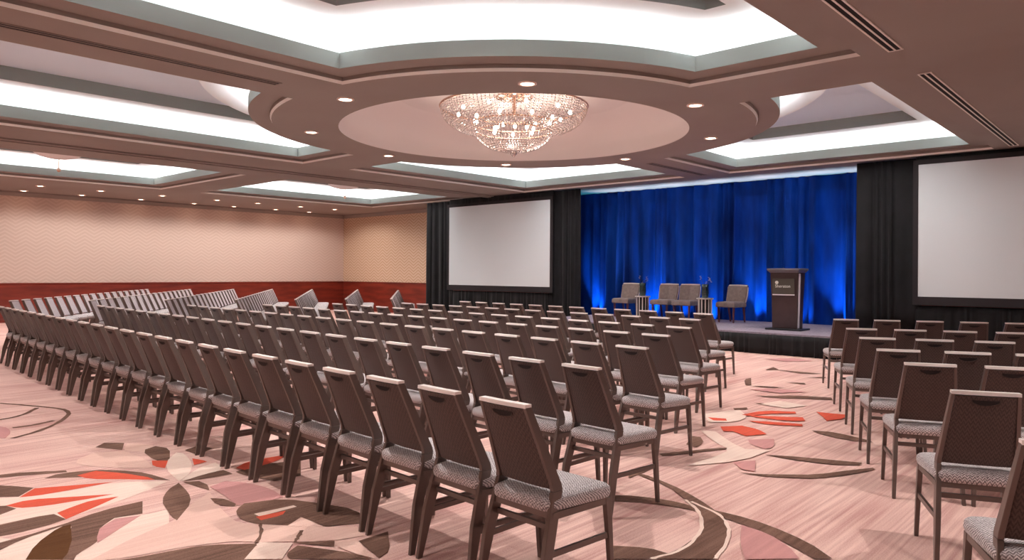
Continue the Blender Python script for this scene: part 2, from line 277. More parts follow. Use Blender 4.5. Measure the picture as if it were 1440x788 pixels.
 ('C', [(-2.44,4.44),(-2.43,4.44),(-2.41,4.42),(-2.38,4.39),(-2.33,4.36),(-2.29,4.32),(-2.25,4.28),(-2.22,4.23),(-2.18,4.18),(-2.15,4.13),(-2.12,4.07),(-2.09,4.02),(-2.07,3.96),(-2.05,3.9),(-2.04,3.84),(-2.02,3.77),(-2.01,3.7),(-2.01,3.64),(-2.01,3.58),(-2.02,3.52),(-2.04,3.47),(-2.05,3.43),(-2.05,3.4),(-2.06,3.39),(-2.08,3.39),(-2.08,3.41),(-2.07,3.43),(-2.06,3.47),(-2.04,3.52),(-2.03,3.58),(-2.03,3.64),(-2.03,3.7),(-2.04,3.77),(-2.06,3.83),(-2.07,3.89),(-2.09,3.95),(-2.11,4.01),(-2.14,4.06),(-2.17,4.11),(-2.2,4.17),(-2.23,4.22),(-2.27,4.26),(-2.31,4.31),(-2.35,4.34),(-2.39,4.38),(-2.42,4.4),(-2.44,4.42),(-2.45,4.43)]),
 ('C', [(-2.39,4.44),(-2.38,4.43),(-2.35,4.42),(-2.31,4.4),(-2.26,4.38),(-2.21,4.36),(-2.17,4.34),(-2.13,4.32),(-2.1,4.29),(-2.08,4.26),(-2.05,4.23),(-2.02,4.2),(-1.99,4.15),(-1.96,4.11),(-1.94,4.06),(-1.91,4.0),(-1.89,3.94),(-1.87,3.88),(-1.85,3.82),(-1.84,3.77),(-1.83,3.71),(-1.82,3.67),(-1.81,3.64),(-1.81,3.63),(-1.83,3.62),(-1.83,3.64),(-1.84,3.66),(-1.85,3.71),(-1.86,3.76),(-1.87,3.82),(-1.89,3.88),(-1.91,3.93),(-1.93,3.99),(-1.96,4.05),(-1.98,4.1),(-2.01,4.14),(-2.04,4.18),(-2.06,4.22),(-2.09,4.25),(-2.12,4.28),(-2.15,4.3),(-2.18,4.32),(-2.22,4.34),(-2.27,4.36),(-2.32,4.38),(-2.36,4.4),(-2.39,4.41),(-2.4,4.41)]),
 ('B', [(-2.58,5.32),(-2.47,5.33),(-2.38,5.37),(-2.28,5.44),(-2.18,5.53),(-2.07,5.63),(-1.99,5.75),(-1.89,5.96),(-1.77,6.19),(-1.74,6.15),(-1.77,6.05),(-1.86,5.81),(-1.95,5.63),(-2.02,5.54),(-2.14,5.45),(-2.29,5.36),(-2.4,5.33)]),
 ('B', [(-2.57,6.0),(-2.36,6.11),(-2.13,6.2),(-1.88,6.29),(-1.87,6.19),(-2.02,6.08),(-2.14,6.04),(-2.32,6.0)]),
 ('B', [(-2.63,7.25),(-2.48,7.31),(-2.35,7.29),(-2.19,7.23),(-2.09,7.18),(-2.04,7.13),(-2.2,7.07),(-2.32,7.08),(-2.44,7.12),(-2.54,7.17)]),
 ('B', [(-3.23,5.41),(-3.11,5.65),(-3.01,5.86),(-2.95,5.96),(-2.87,6.03),(-2.94,5.86),(-3.07,5.57),(-3.17,5.36)]),
 ('B', [(-3.23,5.87),(-3.36,6.21),(-3.28,6.23),(-3.18,6.09),(-3.14,5.99),(-3.11,5.84)]),
 ('C', [(-3.42,6.49),(-3.29,6.55),(-3.05,6.3),(-2.92,6.18),(-2.77,6.07),(-2.59,6.2),(-2.61,5.79),(-2.68,5.55),(-2.87,5.21),(-2.84,5.65),(-2.85,5.88),(-2.9,5.99),(-3.02,6.08),(-3.16,6.21)]),
 ('M', [(-2.91,6.43),(-2.75,6.63),(-2.65,6.4),(-2.62,6.28),(-2.65,6.19),(-2.79,6.27),(-2.85,6.33)]),
 ('M', [(-2.65,5.58),(-2.54,5.76),(-2.4,5.44),(-2.5,5.42)]),
 ('B', [(-3.05,4.67),(-3.08,4.79),(-3.1,5.08),(-3.04,5.01),(-3.02,4.89),(-3.01,4.61)]),
 ('R', [(-3.36,6.79),(-3.22,6.98),(-3.07,6.94),(-2.99,6.89),(-2.88,6.78),(-2.99,6.56),(-3.17,6.67),(-3.24,6.61)]),
 ('C', [(-3.8,7.27),(-3.62,7.78),(-3.44,7.55),(-3.37,7.38),(-3.35,7.2),(-3.39,7.06),(-3.54,6.91)]),
 ('R', [(-3.48,7.53),(-3.42,7.83),(-3.33,7.98),(-3.12,8.1),(-3.07,8.0),(-3.25,7.81),(-3.33,7.68),(-3.39,7.5)]),
 ('R', [(-3.41,7.54),(-3.14,7.7),(-2.94,7.84),(-2.85,7.67),(-2.92,7.58),(-3.02,7.53),(-3.18,7.5),(-3.3,7.49)]),
 ('R', [(-3.29,7.25),(-3.16,7.34),(-3.04,7.39),(-2.81,7.48),(-2.77,7.38),(-2.97,7.26),(-3.1,7.22)]),
 ('R', [(-3.67,7.13),(-3.5,7.2),(-3.44,7.1),(-3.55,7.02)]),
 ('R', [(-2.95,8.26),(-2.85,8.27),(-2.78,8.28),(-2.66,8.32),(-2.61,8.14),(-2.61,8.02),(-2.69,7.83),(-2.8,8.03)]),
 ('B', [(-3.9,8.81),(-3.79,8.9),(-3.7,8.99),(-3.61,9.11),(-3.46,9.22),(-3.15,9.34),(-3.09,9.19),(-3.35,9.04),(-3.59,8.88),(-3.73,8.83)]),
 ('B', [(-3.69,8.31),(-3.58,8.38),(-3.45,8.3),(-3.52,8.28),(-3.58,8.29)]),
 ('B', [(-3.71,7.81),(-3.62,7.96),(-3.57,7.89),(-3.65,7.72)]),
 ('B', [(-4.31,9.54),(-4.13,9.65),(-4.02,9.7),(-3.89,9.71),(-3.99,9.61),(-4.09,9.56)]),
 ('B', [(-4.84,11.53),(-4.72,11.47),(-4.5,11.46),(-3.98,11.48),(-4.28,11.29)]),
 ('B', [(-4.83,11.3),(-4.88,11.73),(-4.69,11.49)]),
 ('B', [(-4.05,10.89),(-3.85,11.16),(-3.81,11.04)]),
 ('B', [(-4.08,10.2),(-3.86,10.33),(-3.79,10.23)]),
 ('B', [(-4.55,9.93),(-4.61,10.11),(-4.6,10.26),(-4.31,9.62),(-4.37,9.57)]),
 ('M', [(-4.18,9.25),(-3.97,9.47),(-3.81,9.55),(-3.54,9.57),(-3.76,9.21)]),
 ('C', [(-3.6,8.27),(-3.53,8.66),(-3.17,8.57),(-3.27,8.24)]),
 ('M', [(-5.46,12.76),(-5.15,13.23),(-4.72,13.07),(-5.03,12.62)]),
]

bm = Bm()
fl = [bm.verts.new(p) for p in [(XL,YB,0),(XR,YB,0),(XR,YF,0),(XL,YF,0)]]
bm.faces.new(fl)
order = ['base','C','P','B','D','R','M']
def lay(poly, mi, z, dx=0, dy=0, s=1, sx=1):
    vs = [bm.verts.new((x*sx+dx, y*s+dy, z)) for x, y in poly]
    f = bm.faces.new(vs); f.material_index = mi; f.normal_update()
    if f.normal.z < 0: f.normal_flip()
for j, (k, p) in enumerate(MOTIF): lay(p, order.index(k), .0004 + .00012*j)
# the repeat of the pattern further off, under the chairs
for (dx, dy, sx) in [(-9.5, 2.6, 1), (-8.4, 8.8, 1), (-15.6, -.6, 1)]:
    for j, (k, p) in enumerate(MOTIF[:46]):
        lay(p, order.index(k), .0004 + .00012*j, dx, dy, 1, sx)
def link_keep(name, bm, mats):
    me = bpy.data.meshes.new(name); bm.to_mesh(me); bm.free()
    for m in mats: me.materials.append(m)
    o = bpy.data.objects.new(name, me); C.objects.link(o); return o
struct(link_keep('floor', bm, [M[k] for k in order]))

def wall(name, x0, x1, y0, y1, z0, z1, m):
    b = Bm(); box(b, x0, x1, y0, y1, z0, z1); return struct(link(name, b, m))
RZ = 1.14
wall('wall_left', XL-.2, XL, YB, YF, 0, 4.7, M['wallp_l'])
wall('wall_stage', XL-.2, XR+.2, YF, YF+.2, 0, 4.7, M['wallp_b'])
wall('wall_right', XR, XR+.2, YB, YF, 0, 4.7, M['wallp_l'])
wall('wall_rear', XL-.2, XR+.2, YB-.2, YB, 0, 4.7, M['wallp_b'])
# wainscot, cap rail and baseboard: profiled strips along the walls
def strip(name, along, fixed, a0, a1, prof, m, sgn):
    """prof: (out, z) points of a section"""
    b = Bm(); secs = []
    for a in (a0, a1):
        secs.append([((fixed+sgn*o, a, z) if along == 'y' else (a, fixed+sgn*o, z)) for o, z in prof])
    loft(b, secs); return struct(link(name, b, m))
wprof = [(0, .12), (.02, .12), (.02, RZ-.06), (.035, RZ-.05), (.05, RZ-.03), (.05, RZ), (0, RZ)]
strip('trim_1', 'y', XL, YB, YF, wprof, M['wood'], 1)
strip('trim_2', 'x', YF, XL+.05, XR, wprof, M['wood'], -1)
strip('trim_3', 'y', XR, YB, YF, wprof, M['wood'], -1)
bprof = [(0, 0), (.03, 0), (.03, .09), (.02, .12), (0, .12)]
strip('baseboard_left', 'y', XL, YB, YF, bprof, M['wood'], 1)
strip('baseboard_stage', 'x', YF, XL+.05, XR, bprof, M['wood'], -1)
crown = [(0, ZC-.13), (.03, ZC-.13), (.1, ZC-.04), (.1, ZC), (0, ZC)]
strip('trim_4', 'y', XL, YB, YF, crown, M['ceil'], 1)
strip('trim_5', 'x', YF, XL+.1, -17.9, crown, M['ceil'], -1)

# ---------------------------------------------------------------- ceiling with coffers, ring and dome
CC = (-8.06, 8.88); RR = 3.78
COF = [('tl', -7.47, -2.43, 1.0, 8.0), ('bl', -7.47, -2.43, 9.16, 15.45), ('br', -13.6, -8.57, 9.55, 15.45), ('tr', -13.6, -8.57, 1.0, 8.40),
       (None, -21.0, -16.2, 9.6, 15.75), (None, -21.0, -16.2, 1.0, 8.5)]
def cpoly(cut, x0, x1, y0, y1, d, n=24):
    x0 += d; x1 -= d; y0 += d; y1 -= d; r = RR + d
    cs = {'bl': (x0, y0), 'br': (x1, y0), 'tr': (x1, y1), 'tl': (x0, y1)}
    out = []
    for k in ('bl', 'br', 'tr', 'tl'):
        if k != cut: out.append(cs[k]); continue
        X, Y = cs[k]
        dx = math.sqrt(r*r-(Y-CC[1])**2); dy = math.sqrt(r*r-(X-CC[0])**2)
        sx = 1 if 'l' in k else -1; sy = 1 if 'b' in k else -1
        ph = (CC[0]+sx*dx, Y); pv = (X, CC[1]+sy*dy)
        a, b = (pv, ph) if k in ('bl', 'tr') else (ph, pv)
        a0 = math.atan2(a[1]-CC[1], a[0]-CC[0]); a1 = math.atan2(b[1]-CC[1], b[0]-CC[0])
        da = (a1-a0+pi) % (2*pi) - pi
        out += [(CC[0]+r*cos(a0+da*i/n), CC[1]+r*sin(a0+da*i/n)) for i in range(n+1)]
    return out
bm = Bm()
def ring_edges(pts, z):
    vs = [bm.verts.new((x, y, z)) for x, y in pts]
    for i in range(len(vs)): bm.edges.new((vs[i], vs[(i+1) % len(vs)]))
ring_edges([(XL,YB),(XR,YB),(XR,YF),(XL,YF)], ZC)
for c in COF: ring_edges(cpoly(*c, 0), ZC)
RD = 2.80
ring_edges([(CC[0]+RD*cos(2*pi*i/96), CC[1]+RD*sin(2*pi*i/96)) for i in range(96)], ZC)
bmesh.ops.triangle_fill(bm, edges=bm.edges[:], use_beauty=True)
struct(link('ceiling', bm, M['ceil']))
# dome recess over the chandelier
bm = Bm()
ZD = 4.42
prof = [(RD, ZC), (RD-.02, ZC+.03), (RD-.02, ZC+.18), (RD-.10, ZC+.34), (RD-.26, ZC+.47), (RD-.5, ZC+.56), (RD-.8, ZD-.01), (RD-.85, ZD)]
loft(bm, [[(CC[0]+r*cos(2*pi*k/96), CC[1]+r*sin(2*pi*k/96), z) for k in range(96)] for r, z in prof], 0, False)
bm.faces.new([bm.verts.new((CC[0]+(RD-.85)*cos(2*pi*k/96), CC[1]+(RD-.85)*sin(2*pi*k/96), ZD)) for k in range(96)])
struct(link('trim_6', bm, M['dome'], smooth=True))
# coffer interiors
nl = 0
def area(loc, rot, sx, sy, col, e):
    global nl
    l = bpy.data.lights.new('cove_lamp', 'AREA'); l.shape = 'RECTANGLE'; l.size = sx; l.size_y = sy; l.color = col; l.energy = e
    o = bpy.data.objects.new('cove_lamp', l); C.objects.link(o); o.location = loc; o.rotation_euler = rot; return o
ZF, Z2, Z3 = ZC+.26, ZC+.50, ZC+.70
for ci, c in enumerate(COF):
    bm = Bm()
    def band(d0, z0, d1, z1, mi):
        a = [bm.verts.new((x, y, z0)) for x, y in cpoly(*c, d0)]; b = [bm.verts.new((x, y, z1)) for x, y in cpoly(*c, d1)]
        n = len(a)
        for i in range(n): bm.faces.new((a[i], a[(i+1) % n], b[(i+1) % n], b[i])).material_index = mi
    def fill(d, z, mi):
        bm.faces.new([bm.verts.new((x, y, z)) for x, y in cpoly(*c, d)]).material_index = mi
    band(0, ZC, .02, ZC+.035, 1)          # light moulding
    band(.02, ZC+.035, .02, ZC+.08, 0)
    band(.02, ZC+.08, .32, ZC+.08, 0)      # stepped-back border
    band(.32, ZC+.08, .32, ZF, 2)           # grey fascia
    band(.32, ZF, .24, ZF, 2); band(.24, ZF, .24, ZC+.12, 2); band(.24, ZC+.12, -.12, ZC+.12, 3)   # the cove trough
    band(-.12, ZC+.12, -.12, Z2-.06, 3); band(-.12, Z2-.06, -.04, Z2, 3)
    band(-.04, Z2, 1.0, Z2, 3)
    band(1.0, Z2, 1.0, Z3, 2)
    fill(1.0, Z3, 4)
    struct(link('trim_%d' % (7+ci), bm, [M['ceil'], M['reveal'], M['fascia'], M['white'], M['panelw']]))
    # lamps in the trough
    p = cpoly(*c, .06); n = len(p)
    if c[0]:
        # collapse the arc to 4 chords
        arc = [q for q in p if abs(math.hypot(q[0]-CC[0], q[1]-CC[1])-RR-.06) < 1e-4]
        keep = set(arc[::6]); p = [q for q in p if q not in arc or q in keep]
    n = len(p)
    for i in range(n):
        (ax, ay), (bx, by) = p[i], p[(i+1) % n]
        Lg = math.hypot(bx-ax, by-ay)
        if Lg < .4: continue
        o = area(((ax+bx)/2, (ay+by)/2, ZC+.15), (0, 0, 0), Lg*.96, .1, (.93, .97, 1), Lg*COVE)
        o.rotation_euler = Matrix.Rotation(math.atan2(by-ay, bx-ax), 4, 'Z').to_3x3().to_4x4().to_euler()
        mrot = Matrix.Rotation(math.atan2(by-ay, bx-ax), 4, 'Z') @ Matrix.Rotation(pi + R(-58), 4, 'X')
        o.rotation_euler = mrot.to_euler()

# partition track on the ceiling between the aisles of coffers
bm = Bm()
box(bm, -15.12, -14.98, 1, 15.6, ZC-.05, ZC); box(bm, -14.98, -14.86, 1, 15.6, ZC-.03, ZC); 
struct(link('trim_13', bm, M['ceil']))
# slot diffusers
def slot(x, y0, y1, label, light=True):
    t = empty('slot_diffuser', (x, (y0+y1)/2, ZC)); h = (y1-y0)/2
    b = Bm()
    for s in (-.062, 0, .062): box(b, s-.009, s+.009, -h, h, -.010, 0)
    box(b, -.071, .071, -h-.02, -h, -.010, 0); box(b, -.071, .071, h, h+.02, -.010, 0)
    link('frame', b, M['reveal'] if light else M['ceil'], t)
    b = Bm()
    for s in (-.031, .031): box(b, s-.022, s+.022, -h, h, -.006, -.001)
    if not light:
        pass
    link('slot', b, M['slotdark'], t)
    tag(t, label, 'air vent', 'slot air vents in the ceiling'); return t
slot(-2.10, 1.2, 8.0, 'long double-slot ceiling vent at the right, nearer the camera', True)
slot(-2.10, 9.15, 15.2, 'long double-slot ceiling vent running up to the right-hand screen', True)
slot(-8.02, .8, 4.6, 'thin dark ceiling slot vent on the beam left of the chandelier ring', False)
slot(-8.02, 13.0, 15.3, 'short dark ceiling slot vent between the coffers, before the blue curtain', False)

# ---------------------------------------------------------------- downlights
def make_downlight():
    t = empty('downlight')
    b = Bm(); lathe(b, [(.115, 0), (.115, -.012), (.085, -.016), (.082, -.004)], 24, cap=False); link('trim_ring', b, M['lampring'], t, True)
    b = Bm(); lathe(b, [(.083, -.004), (.083, -.007)], 24); link('lens', b, M['lamp'], t)
    return t
dl0 = make_downlight(); register(dl0); used_dl = [False]
def spot(loc, e, size=110, blend=.8, col=(1, .93, .885), r=.06, rot=(0, 0, 0)):
    l = bpy.data.lights.new('downlight_fill_beam', 'SPOT'); l.energy = e; l.spot_size = R(size); l.spot_blend = blend; l.color = col; l.shadow_soft_size = r
    o = bpy.data.objects.new('downlight_fill_beam', l); C.objects.link(o); o.location = loc; o.rotation_euler = rot; return o
def downlight(x, y, label, group, e, z=ZC, size=120, blend=.8):
    o = dl0 if not used_dl[0] else copy_tree(dl0); used_dl[0] = True
    o.location = (x, y, z); tag(o, label, 'downlight', group)
    spot((x, y, z-.03), e, size, blend)
ringl = [(270, 'nearest the camera, above the chandelier'), (315, 'at the near right of the chandelier'), (0, 'at the right of the chandelier'), (45, 'at the far right of the chandelier'),
         (90, 'furthest from the camera, below the chandelier in view'), (135, 'at the far left of the chandelier'), (180, 'at the left of the chandelier'), (225, 'at the near left of the chandelier')]
for a, s in ringl:
    downlight(CC[0]+3.28*cos(R(a)), CC[1]+3.28*sin(R(a)), 'round recessed downlight in the ring, '+s, 'downlights around the chandelier ring', RINGE)
ordw = ['first', 'second', 'third', 'fourth', 'fifth', 'sixth', 'seventh', 'eighth', 'ninth', 'tenth', 'eleventh', 'twelfth', 'thirteenth', 'fourteenth', 'fifteenth', 'sixteenth',
        'seventeenth', 'eighteenth', 'nineteenth', 'twentieth', 'twenty-first', 'twenty-second', 'twenty-third', 'twenty-fourth', 'twenty-fifth']
ys = [6.0, 7.5, 9.2, 10.9, 12.3, 13.9, 15.3]
for i, y in enumerate(ys):
    downlight(-22.65, y, 'small recessed downlight, %s from the corner in the row beside the coffers' % ordw[len(ys)-1-i], 'downlights along the left wall', WALLE, size=164, blend=.3)
for i, y in enumerate(ys):
    downlight(-24.4 , y+.05, 'small recessed downlight, %s from the corner in the row against the left wall' % ordw[len(ys)-1-i], 'downlights along the left wall', WALLE*.02, size=120)
for y in (1.5, 3.8): spot((-22.65, y, ZC-.03), WALLE, 140)
downlight(-3.4, 12.83, 'single recessed downlight in the white coffer panel near the right-hand screen', 'downlight in the coffer', 25, Z3)

# ---------------------------------------------------------------- chandeliers
def bead_bowl(prof, cols, size, name, mat, parent, bulge=None):
    """strings of faceted beads following a bowl profile"""
    b = Bm()
    # arc-length sample
    P = [Vector((r, 0, z)) for r, z in prof]
    pts = []
    for a, c in zip(P, P[1:]):
        n = max(1, int((c-a).length/(size*2.5)))
        for i in range(n): pts.append(a.lerp(c, i/n))
    pts.append(P[-1])
    for j, q in enumerate(pts):
        nc = max(8, int(cols*min(1, q.x/prof[0][0]+.25)))
        for k in range(nc):
            a = 2*pi*k/nc; c = Vector((q.x*cos(a), q.x*sin(a), q.z)); s = size*random.uniform(.75, 1.1)
            vs = [b.verts.new(c+Vector(d)*s) for d in ((1,0,0),(0,1,0),(-1,0,0),(0,-1,0),(0,0,1.1),(0,0,-1.1))]
            for f in ((0,1,4),(1,2,4),(2,3,4),(3,0,4),(1,0,5),(2,1,5),(3,2,5),(0,3,5)): b.faces.new([vs[i] for i in f])
    # the wires the beads hang on
    for k in range(0, cols, 3):
        a = 2*pi*k/cols
        tube(b, [(q.x*cos(a), q.x*sin(a), q.z) for q in pts[::3]+[pts[-1]]], .0035, 3)
    return link(name, b, mat, parent)
def hoop(r, z, th, name, parent, m):
    b = Bm(); n = 64; secs = []
    vs = [[b.verts.new(((r+th*cos(q))*cos(2*pi*i/n), (r+th*cos(q))*sin(2*pi*i/n), z+th*sin(q))) for q in (0, pi/3, 2*pi/3, pi, 4*pi/3, 5*pi/3)] for i in range(n)]
    for i in range(n):
        for j in range(6): b.faces.new((vs[i][j], vs[(i+1)%n][j], vs[(i+1)%n][(j+1)%6], vs[i][(j+1)%6]))
    return link(name, b, m, parent, True)
def arcprof(r0, z0, r1, z1, n, p=1.6):
    out = []
    for i in range(n+1):
        t = i/n*pi/2
        out.append((r1+(r0-r1)*cos(t)**(.9), z0+(z1-z0)*sin(t)))
    return out
ch = empty('chandelier', (CC[0], CC[1], ZD))
tag(ch, 'large two-tier crystal chandelier hanging in the round ceiling recess', 'chandelier')
zr = 4.24-ZD
b = Bm(); lathe(b, [(.30, 0), (.30, -.03), (.12, -.06), (.03, -.07), (.03, -.3)], 32); link('ceiling_plate', b, M['brass'], ch, True)
up1 = bead_bowl(arcprof(1.20, zr, .62, zr-.40, 16), 110, .0165, 'upper_bowl', M['crystal'], ch)
hoop(1.21, zr, .016, 'rim', up1, M['brass']); hoop(.62, zr-.40, .012, 'lower_rim', up1, M['brass'])
lo1 = bead_bowl(arcprof(.68, zr-.27, .06, zr-.72, 15), 70, .0155, 'lower_bowl', M['crystal'], ch)
hoop(.685, zr-.27, .014, 'rim', lo1, M['brass'])
b = Bm(); lathe(b, [(.02, zr-.70), (.05, zr-.73), (.06, zr-.76), (.03, zr-.79), (.01, zr-.82)], 16); link('finial', b, M['crystal'], ch, True)
# strings from ceiling to the rim
b = Bm()
for k in range(36):
    a = 2*pi*k/36; tube(b, [(.28*cos(a), .28*sin(a), -.02), (.75*cos(a), .75*sin(a), -.09), (1.2*cos(a), 1.2*sin(a), zr)], .006, 4)
link('canopy_strings', b, M['crystal'], ch)
def bulbs(parent, ring, n, r, z, off=0):
    for k in range(n):
        a = 2*pi*(k+off)/n
        b = Bm(); lathe(b, [(.004, .035), (.02, .028), (.03, 0), (.022, -.026), (.004, -.035)], 10, (r*cos(a), r*sin(a)))
        for v in b.verts: v.co.z += z
        link('bulb', b, M['bulb'], parent, True)
bulbs(ch, 1, 10, .92, zr-.10); bulbs(ch, 2, 8, .66, zr-.20, .5); bulbs(ch, 3, 6, .36, zr-.38, .25)
for k in range(4):
    a = pi/4+k*pi/2; l = bpy.data.lights.new('chandelier_lamp', 'POINT'); l.energy = CHE; l.color = (1, .86, .78); l.shadow_soft_size = .12
    o = bpy.data.objects.new('chandelier_lamp', l); C.objects.link(o); o.location = (CC[0]+.5*cos(a), CC[1]+.5*sin(a), 4.1)
# two small ones far off in the left-hand coffers
def pendant(x, y, label):
    t = empty('pendant_light', (x, y, Z3)); tag(t, label, 'ceiling light', 'small pendants in the left-hand coffers')
    b = Bm(); lathe(b, [(.12, 0), (.12, -.04), (.02, -.05)], 20); link('ceiling_plate', b, M['brass'], t)
    b = Bm(); lathe(b, [(.52, -.24), (.50, -.29), (.38, -.36), (.2, -.41), (.03, -.43), (.03, -.41), (.2, -.39), (.37, -.34), (.48, -.28), (.50, -.24)], 32); link('bowl', b, M['dome'], t, True)
    b = Bm(); lathe(b, [(.012, 0), (.012, -.62), (.04, -.64), (.045, -.68), (.01, -.72)], 12); link('stem', b, M['brass'], t)
    return t
pendant(-19.0, 5.4, 'shallow pink pendant bowl in the nearer white coffer by the left wall')
pendant(-19.0, 13.2, 'shallow pink pendant bowl in the further white coffer by the left wall')

# ---------------------------------------------------------------- banquet chair
def make_chair():
    t = empty('banquet_chair')
    def backpt(s, u, off=0):     # u 0 at the bend, 1 at the top
        return (s*(.178-.033*u), -.085-.165*u+off, .54+.39*u)
    # legs
    for s in (-1, 1):
        b = Bm()
        loft(b, [rect_sec(s*.208, -.215, 0, .022, .032), rect_sec(s*.196, -.165, .26, .026, .062), rect_sec(s*.180, -.088, .525, .0235, .066)])
        link('leg', b, M['frame'], t, bevel=.003)
        b = Bm()
        loft(b, [rect_sec(s*.223, .272, 0, .022, .024), rect_sec(s*.216, .262, .22, .026, .032), rect_sec(s*.208, .25, .43, .028, .044)])
        link('leg', b, M['frame'], t, bevel=.003)
    # back frame: two uprights and the top rail
    for s in (-1, 1):
        b = Bm()
        x0, y0, z0 = backpt(s, 0); x1, y1, z1 = backpt(s, 1)
        loft(b, [rect_sec(s*.1802, -.088, .526, .0235, .066), rect_sec(s*.1775, -.092, .555, .0225, .063), rect_sec((x0+x1)/2, (y0+y1)/2, (z0+z1)/2, .020, .052), rect_sec(x1, y1, z1-.004, .018, .042)])
        link('upright', b, M['frame'], t, bevel=.003)
    b = Bm()
    x1, y1, z1 = backpt(1, 1)
    loft(b, [[(-x1-.009, y1-.021, z1-.009), (-x1-.009, y1+.021, z1-.009), (-x1-.009, y1+.020, z1+.008), (-x1-.009, y1-.019, z1+.008)]] +
            [[(x, y1-.021-.008*(1-(x/x1)**2), z1-.009), (x, y1+.021-.008*(1-(x/x1)**2), z1-.009), (x, y1+.020-.008*(1-(x/x1)**2), z1+.009), (x, y1-.019-.008*(1-(x/x1)**2), z1+.009)] for x in (-.1, -.05, 0, .05, .1)] +
            [[(x1+.009, y1-.021, z1-.009), (x1+.009, y1+.021, z1-.009), (x1+.009, y1+.020, z1+.008), (x1+.009, y1-.019, z1+.008)]])
    o = link('top_rail', b, M['rail'], t); 
    # upholstered back: brown outside, patterned grey inside
    b = Bm(); nu, nx = 6, 6
    fr = [[None]*(nx+1) for _ in range(nu+1)]; bk = [[None]*(nx+1) for _ in range(nu+1)]
    for i in range(nu+1):
        u = -.03+ .99*i/nu
        for j in range(nx+1):
            v = j/nx*2-1; x, y, z = backpt(1, u); px = v*(x-.011); cur = .010*(1-v*v)
            fr[i][j] = b.verts.new((px, y+.019-cur*.4, z)); bk[i][j] = b.verts.new((px, y-.020-cur, z))
    for i in range(nu):
        for j in range(nx):
            f = b.faces.new((fr[i][j], fr[i+1][j], fr[i+1][j+1], fr[i][j+1])); f.material_index = 1
            f = b.faces.new((bk[i][j], bk[i][j+1], bk[i+1][j+1], bk[i+1][j])); f.material_index = 0
    for i in range(nu):
        for j in (0, nx): b.faces.new((fr[i][j], fr[i+1][j], bk[i+1][j], bk[i][j])).material_index = 1
    for j in range(nx):
        for i in (0, nu): b.faces.new((fr[i][j], fr[i][j+1], bk[i][j+1], bk[i][j])).material_index = 0
    back = link('backrest', b, [M['backfab'], M['frontfab']], t)
    # grip recess: a dark half-moon painted for its shade, with a lip
    b = Bm(); pts = []
    for i in range(9):
        a = pi*i/8; pts.append((.062*cos(a), -.026*sin(a)))
    u0 = .905
    def onb(px, dz, d):
        u = u0+dz/.39; x, y, z = backpt(1, u); return (px, y-.031-d, z)
    loft(b, [[onb(px, dz, -.006) for px, dz in pts], [onb(px, dz, .0015) for px, dz in pts]])
    link('grip', b, M['dark'], back)
    b = Bm(); tube(b, [onb(.066*cos(pi*i/10), -.029*sin(pi*i/10), .001) for i in range(11)], .0028, 4)
    link('grip_edge', b, M['backfab'], back)
    # seat cushion
    b = Bm()
    def cs(inset, z, rr=.05):
        hx0, hx1, y0, y1 = .195-inset, .226-inset, -.15+inset, .278-inset; out = []
        for (cx, cy, a0) in ((-hx0, y0, 180), (hx0, y0, 270), (hx1, y1, 0), (-hx1, y1, 90)):
            r = max(.008, rr-inset*.3)
            ox = cx+r if cx < 0 else cx-r; oy = cy+r if cy < 0 else cy-r
            out += [(ox+r*cos(R(a0+k*30)), oy+r*sin(R(a0+k*30)), z) for k in range(4)]
        return out
    loft(b, [cs(.010, .432), cs(.0, .438), cs(-.006, .458), cs(-.004, .480), cs(.008, .494), cs(.035, .503), cs(.09, .508), cs(.14, .510)])
    link('seat', b, M['seatfab'], t, True)
    # frame under the seat
    b = Bm()
    loft(b, [[(-.192, -.14, .405), (.192, -.14, .405), (.192, -.14, .432), (-.192, -.14, .432)], [(-.192, -.118, .405), (.192, -.118, .405), (.192, -.118, .432), (-.192, -.118, .432)]])
    loft(b, [[(-.208, .238, .402), (.208, .238, .402), (.208, .238, .432), (-.208, .238, .432)], [(-.208, .263, .402), (.208, .263, .402), (.208, .263, .432), (-.208, .263, .432)]])
    for s in (-1, 1):
        loft(b, [[(s*.178, -.13, .402), (s*.200, -.13, .402), (s*.200, -.13, .434), (s*.178, -.13, .434)], [(s*.198, .245, .402), (s*.220, .245, .402), (s*.220, .245, .434), (s*.198, .245, .434)]])
    link('seat_frame', b, M['frame'], t)
    for s in (-1, 1):
        b = Bm(); loft(b, [[(s*.190, -.16, .235), (s*.206, -.16, .235), (s*.206, -.16, .262), (s*.190, -.16, .262)], [(s*.206, .260, .235), (s*.222, .260, .235), (s*.222, .260, .262), (s*.206, .260, .262)]])
        link('stretcher', b, M['frame'], t)
    b = Bm(); box(b, -.186, .186, -.125, -.105, .345, .37); link('cross_bar', b, M['frame'], t)
    return t
ch0 = make_chair(); register(ch0); used_ch = [False]
def chair(tlx, tly, yaw, label, group):
    """(tlx, tly): where the upper left corner of the back stands; yaw: turn of the chair"""
    o = ch0 if not used_ch[0] else copy_tree(ch0); used_ch[0] = True
    c, s = cos(yaw), sin(yaw); dx, dy = .145, .25
    o.location = (tlx+c*dx-s*dy, tly+s*dx+c*dy, 0)
    o.rotation_euler = (0, 0, yaw+R(random.uniform(-.8, .8)))
    tag(o, label, 'chair', group)
rown = ['back row', 'second row from back', 'third row from back', 'middle row', 'third row from front', 'second row from front', 'front row']
